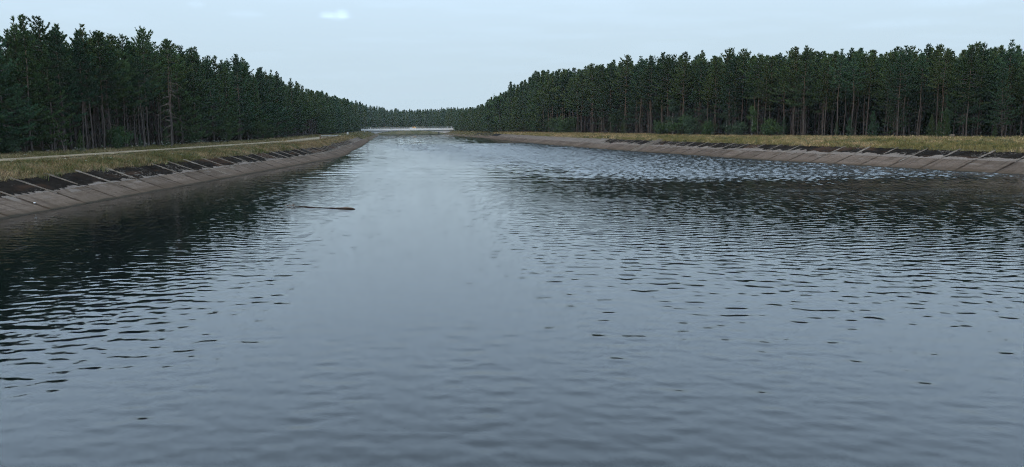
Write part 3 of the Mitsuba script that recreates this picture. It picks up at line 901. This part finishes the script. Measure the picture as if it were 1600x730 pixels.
# wooden barrier beside the track
A, B = np.array([-55.6, 236.0]), np.array([-55.2, 258.0])
ang = math.atan2(*(B - A)[::-1])
n = 5
for i in range(n + 1):
    p = A + (B - A) * i / n
    z = float(gz(*p))
    big = i in (0, n)
    put('wooden_barrier__post' + (f'_{i:03d}' if i else ''), box(p[0], p[1], z + (.62 if big else .45), .34 if big else .2, .34 if big else .2, 1.4 if big else 1.0, ang, .03), 'm_wood')
for i in range(n):
    p, q = A + (B - A) * (i + .03) / n, A + (B - A) * (i + .97) / n
    c = (p + q) / 2
    z = float(gz(*c))
    put('wooden_barrier__top_rail' + (f'_{i:03d}' if i else ''), box(c[0], c[1], z + 1.02, np.linalg.norm(q - p), .2, .26, ang, .02), 'm_rail_wood')
    put('wooden_barrier__lower_rail' + (f'_{i:03d}' if i else ''), box(c[0], c[1], z + .55, np.linalg.norm(q - p), .12, .2, ang, .02), 'm_wood')
labels['wooden_barrier'] = {'label': 'low wooden barrier with pale top rail beside the track on left bank', 'category': 'barrier'}

# concrete steps on the right bank
sS = bankR.s_of(173.0)
nst = 11
for i in range(nst):
    u0 = .1 + i * .56
    P = []
    zt = SLOPE * (u0 + .50) + .02
    for s_, u_, z_ in [(sS - .52, u0, SLOPE * u0 - .1), (sS + .52, u0, SLOPE * u0 - .1), (sS + .52, u0 + .42, SLOPE * u0 - .1), (sS - .52, u0 + .42, SLOPE * u0 - .1)]:
        a = bankR.at(s_, u_)
        P.append([a[0], a[1], z_])
        P.append([a[0], a[1], zt])
    put('bank_stairs__step' + (f'_{i:03d}' if i else ''), trimesh.convex.convex_hull(np.array(P)), 'm_strip')
for j, ds in enumerate((-.68, .68)):
    P = []
    for u_ in (-.1, 6.6):
        for s_ in (ds - .12, ds + .12):
            for dz in (-.12, .26):
                P.append(bankR.at(sS + s_, u_, dz))
    put('bank_stairs__side_wall' + (f'_{j:03d}' if j else ''), trimesh.convex.convex_hull(np.array(P)), 'm_strip')
labels['bank_stairs'] = {'label': 'pale concrete steps with side walls running down the right bank to the water', 'category': 'stairs'}

# the far bridge
YB = 665.0
BX0, BX1 = -122.0, -40.0
cx = (BX0 + BX1) / 2
W = 9.0
put('bridge__deck', box(cx, YB, 4.12, BX1 - BX0, W, .5), 'm_bridge_dark')
put('bridge__edge_beam', box(cx, YB - W / 2 - .15, 4.02, BX1 - BX0 + .4, .3, 1.4, 0, .04), 'm_bridge')
put('bridge__edge_beam_001', box(cx, YB + W / 2 + .15, 4.02, BX1 - BX0 + .4, .3, 1.4, 0, .04), 'm_bridge')
from shapely.geometry import Polygon
a0, a1 = -112.0, -53.0
xs_ = np.linspace(a0, a1, 25)
t_ = (xs_ - (a0 + a1) / 2) / ((a1 - a0) / 2)
arc = 3.25 - 2.5 * np.abs(t_) ** 2.2
poly = Polygon([(BX0 + 2, 3.86), (BX0 + 2, 1.2), (a0 - 1, .7)] + list(zip(xs_, arc)) + [(a1 + 1, .7), (BX1 - 2, 1.2), (BX1 - 2, 3.86)])
g = trimesh.creation.extrude_polygon(poly, W - 2.4, engine='earcut')
g.apply_transform(trimesh.transformations.rotation_matrix(PI / 2, [1, 0, 0]))
g.apply_translation([0, YB + (W - 2.4) / 2, 0])
put('bridge__arch_girder', g, 'm_bridge')
for j, (x, sx) in enumerate(((a0 - 2.5, 6.0), (a1 + 2.5, 6.0))):
    put('bridge__abutment' + (f'_{j:03d}' if j else ''), box(x, YB, .4, sx, W - .6, 2.6, 0, .05), 'm_bridge_dark')
put('bridge__road_surface', box(cx, YB, 4.392, BX1 - BX0, W - 1.2, .04), 'm_asphalt')
i = 0
for sy in (-1, 1):
    for x in np.arange(BX0 + .5, BX1, 1.85):
        put('bridge__railing_post' + (f'_{i:03d}' if i else ''), box(x, YB + sy * (W / 2 + .1), 5.27, .12, .10, 1.25), 'm_steel')
        i += 1
    for j, z in enumerate((5.92, 5.35, 4.98)):
        q = j + (3 if sy > 0 else 0)
        put('bridge__handrail' + (f'_{q:03d}' if q else ''), box(cx, YB + sy * (W / 2 + .1), z, BX1 - BX0, .09 if j else .14, .06 if j else .12), 'm_steel')
labels['bridge'] = {'label': 'low white concrete road bridge with railings spanning the canal far away', 'category': 'bridge'}
for x, y, z0, txt in [(-114.6, YB - 4.2, 4.42, 'white roadside post at the left end of the bridge'), (-52.0, YB - 4.2, 4.42, 'white roadside post on the right part of the bridge'), (-48.6, YB - 4.2, 4.42, 'white roadside post nearest the right end of the bridge')]:
    k = name_of('road_post')
    put(k + '__post', box(x, y, z0 + .85, .5, .3, 1.7, 0, .05), 'm_white')
    put(k + '__cap', box(x, y, z0 + 1.76, .56, .36, .12, 0, .03), 'm_dark')
    labels[k] = {'label': txt, 'category': 'post'}
for x, y, txt in [(-66.5, 330, 'small pale marker post in the grass beyond the wooden barrier'), (-93.0, 515, 'pale marker post by the trees left of the bridge')]:
    k = name_of('marker_post')
    z0 = float(gz(x, y))
    put(k + '__post', box(x, y, z0 + .7, .3, .2, 1.4, 0, .03), 'm_rail_wood')
    put(k + '__plate', box(x, y - .13, z0 + 1.35, .7, .05, .6, 0, .01), 'm_white')
    labels[k] = {'label': txt, 'category': 'post'}

# the car on the bridge, heading left
cxr, cyr, cz = -80.2, YB - 2.0, 4.415
side = Polygon([(-2.6, .35), (-2.65, .75), (-2.3, .98), (-1.25, 1.10), (-.55, 1.66), (1.5, 1.72), (2.45, 1.15), (2.6, .9), (2.55, .35)])
body = trimesh.creation.extrude_polygon(side, 1.85, engine='earcut')
body.apply_transform(trimesh.transformations.rotation_matrix(PI / 2, [1, 0, 0]))
body.apply_translation([cxr, cyr + .92, cz])
put('car__body', body, 'm_carwhite')
rear = trimesh.creation.extrude_polygon(Polygon([(-.6, 1.0), (-.5, 1.69), (1.52, 1.75), (2.5, 1.16), (2.63, .92), (2.6, .6), (.2, .6)]), 1.9, engine='earcut')
rear.apply_transform(trimesh.transformations.rotation_matrix(PI / 2, [1, 0, 0]))
rear.apply_translation([cxr, cyr + .945, cz])
put('car__rear_body', rear, 'm_orange')
win = trimesh.creation.extrude_polygon(Polygon([(-.95, 1.18), (-.48, 1.58), (.9, 1.62), (.9, 1.18)]), 1.94, engine='earcut')
win.apply_transform(trimesh.transformations.rotation_matrix(PI / 2, [1, 0, 0]))
win.apply_translation([cxr, cyr + .965, cz])
put('car__window', win, 'm_glass')
i = 0
for dx in (-1.6, 1.55):
    for dy in (-.8, .8):
        w = trimesh.creation.cylinder(.34, .22, sections=16)
        w.apply_transform(trimesh.transformations.rotation_matrix(PI / 2, [1, 0, 0]))
        w.apply_translation([cxr + dx, cyr + dy, cz + .34])
        put('car__wheel' + (f'_{i:03d}' if i else ''), w, 'm_tyre')
        i += 1
for j, dy in enumerate((-.65, .65)):
    put('car__headlight' + (f'_{j:03d}' if j else ''), box(cxr - 2.5, cyr + dy, cz + .8, .3, .34, .18, 0, .03), 'm_white')
labels['car'] = {'label': 'white and orange car crossing the far bridge', 'category': 'car'}

# dark pile by the right abutment
put('mooring_pile__post', trimesh.creation.cylinder(.45, 2.8, sections=12, transform=T().matrix if False else trimesh.transformations.translation_matrix([-57.6, 646, .3])), 'm_dark')
put('mooring_pile__cap', trimesh.creation.cylinder(.72, .55, sections=12, transform=trimesh.transformations.translation_matrix([-57.6, 646, 1.6])), 'm_dark')
labels['mooring_pile'] = {'label': 'dark squat pile in the water by the right bridge abutment', 'category': 'pile'}

# the drifting branch
rl = np.random.default_rng(4)
e0, e1 = np.array([-16.2, 57.1]), np.array([-10.75, 54.75])
s = np.linspace(0, 1, 40)
z = .022 + .035 * np.exp(-((s - .08) / .07) ** 2) + .03 * np.exp(-((s - .9) / .10) ** 2) - .03 * np.exp(-((s - .585) / .05) ** 2) + .01 * np.sin(s * 23)
pts = np.column_stack([np.outer(1 - s, e0) + np.outer(s, e1) + np.column_stack([.03 * np.sin(s * 9), .06 * np.sin(s * 7)]), z])
rad = np.interp(s, [0, .15, .5, .62, .75, .86, .96, 1], [.014, .028, .033, .032, .050, .068, .058, .018])
put('drifting_branch__stem', tube(pts, rad, 8), 'm_log', smooth=True)
for j, (at_, d) in enumerate([(.13, (.10, -.25, .26)), (.15, (-.20, .1, .20)), (.12, (.22, .2, .12)), (.17, (-.05, -.42, .02)), (.06, (-.3, -.1, .10)), (.09, (-.12, .15, .16))]):
    b0 = pts[int(at_ * 39)]
    put('drifting_branch__twig' + (f'_{j:03d}' if j else ''), tube(np.array([b0, b0 + np.array(d) * .6 + [0, 0, .02], b0 + np.array(d)]), [.022, .016, .006], 5), 'm_log', smooth=True)
labels['drifting_branch'] = {'label': 'long brown waterlogged branch with short twigs drifting on the canal', 'category': 'branch'}

# boulders at the forest edge, litter on the slabs
def rock(seed, r):
    m = trimesh.creation.icosphere(subdivisions=3, radius=r)
    n = meshkit.fbm(m.vertices / r * 1.3 + seed, 4, seed) - .5
    m.vertices = m.vertices * (1 + .7 * n)[:, None] * [1.15, 1.0, .75]
    return m


for i, (x, y, r, txt) in enumerate([(-52.6, 99.0, .42, 'pale boulder in the verge before the leftmost pines'), (73.0, 134.0, .48, 'pale boulder at the foot of the right forest edge'), (49.8, 183.5, .5, 'small reddish boulder in the grass below the leafy bushes')]):
    m = rock(20 + i, r)
    m.apply_translation([x, y, float(gz(x, y)) + r * .45])
    k = name_of('boulder')
    put(k, m, 'm_rock', smooth=40)
    labels[k] = {'label': txt, 'category': 'rock'}
p = bankL.at(bankL.s_of(56.3), 1.25, .06)
m = rock(44, .065)
m.apply_translation(p)
put('litter_scrap', m, 'm_white', smooth=40)
labels['litter_scrap'] = {'label': 'small white scrap lying on the left concrete slabs', 'category': 'litter'}

# riprap and bare soil on the unlined far banks
rr = np.random.default_rng(15)
rp = []
for side, y0, y1 in ((1, 440, 660), (-1, 343, 655)):
    for k in range(300):
        y = rr.uniform(y0, y1); u = rr.uniform(-.3, 2.2)
        x = XL(y) - u if side < 0 else XR(y) + u
        m = trimesh.creation.icosphere(subdivisions=1, radius=rr.uniform(.25, .6))
        m.vertices *= rr.uniform(.75, 1.25, m.vertices.shape)
        m.apply_translation([x, y, float(gz(x, y)) + .1])
        rp.append((np.array(m.vertices), np.array(m.faces)))
put('shore_stones', join(rp), 'm_soil')
labels['shore_stones'] = {'label': 'brown stones and soil along the unlined far shores near the bridge', 'category': 'stones', 'kind': 'stuff'}

# ------------------------------------------------------------------ the air
scene['haze'] = {'type': 'cube', 'to_world': T().translate([0, 2900, 36]).scale([5600, 3400, 40]), 'bsdf': {'type': 'null'}, 'interior': {'type': 'ref', 'id': 'haze_medium'}}
labels['haze'] = {'label': 'thin blue air between the banks and the far forest', 'kind': 'stuff'}
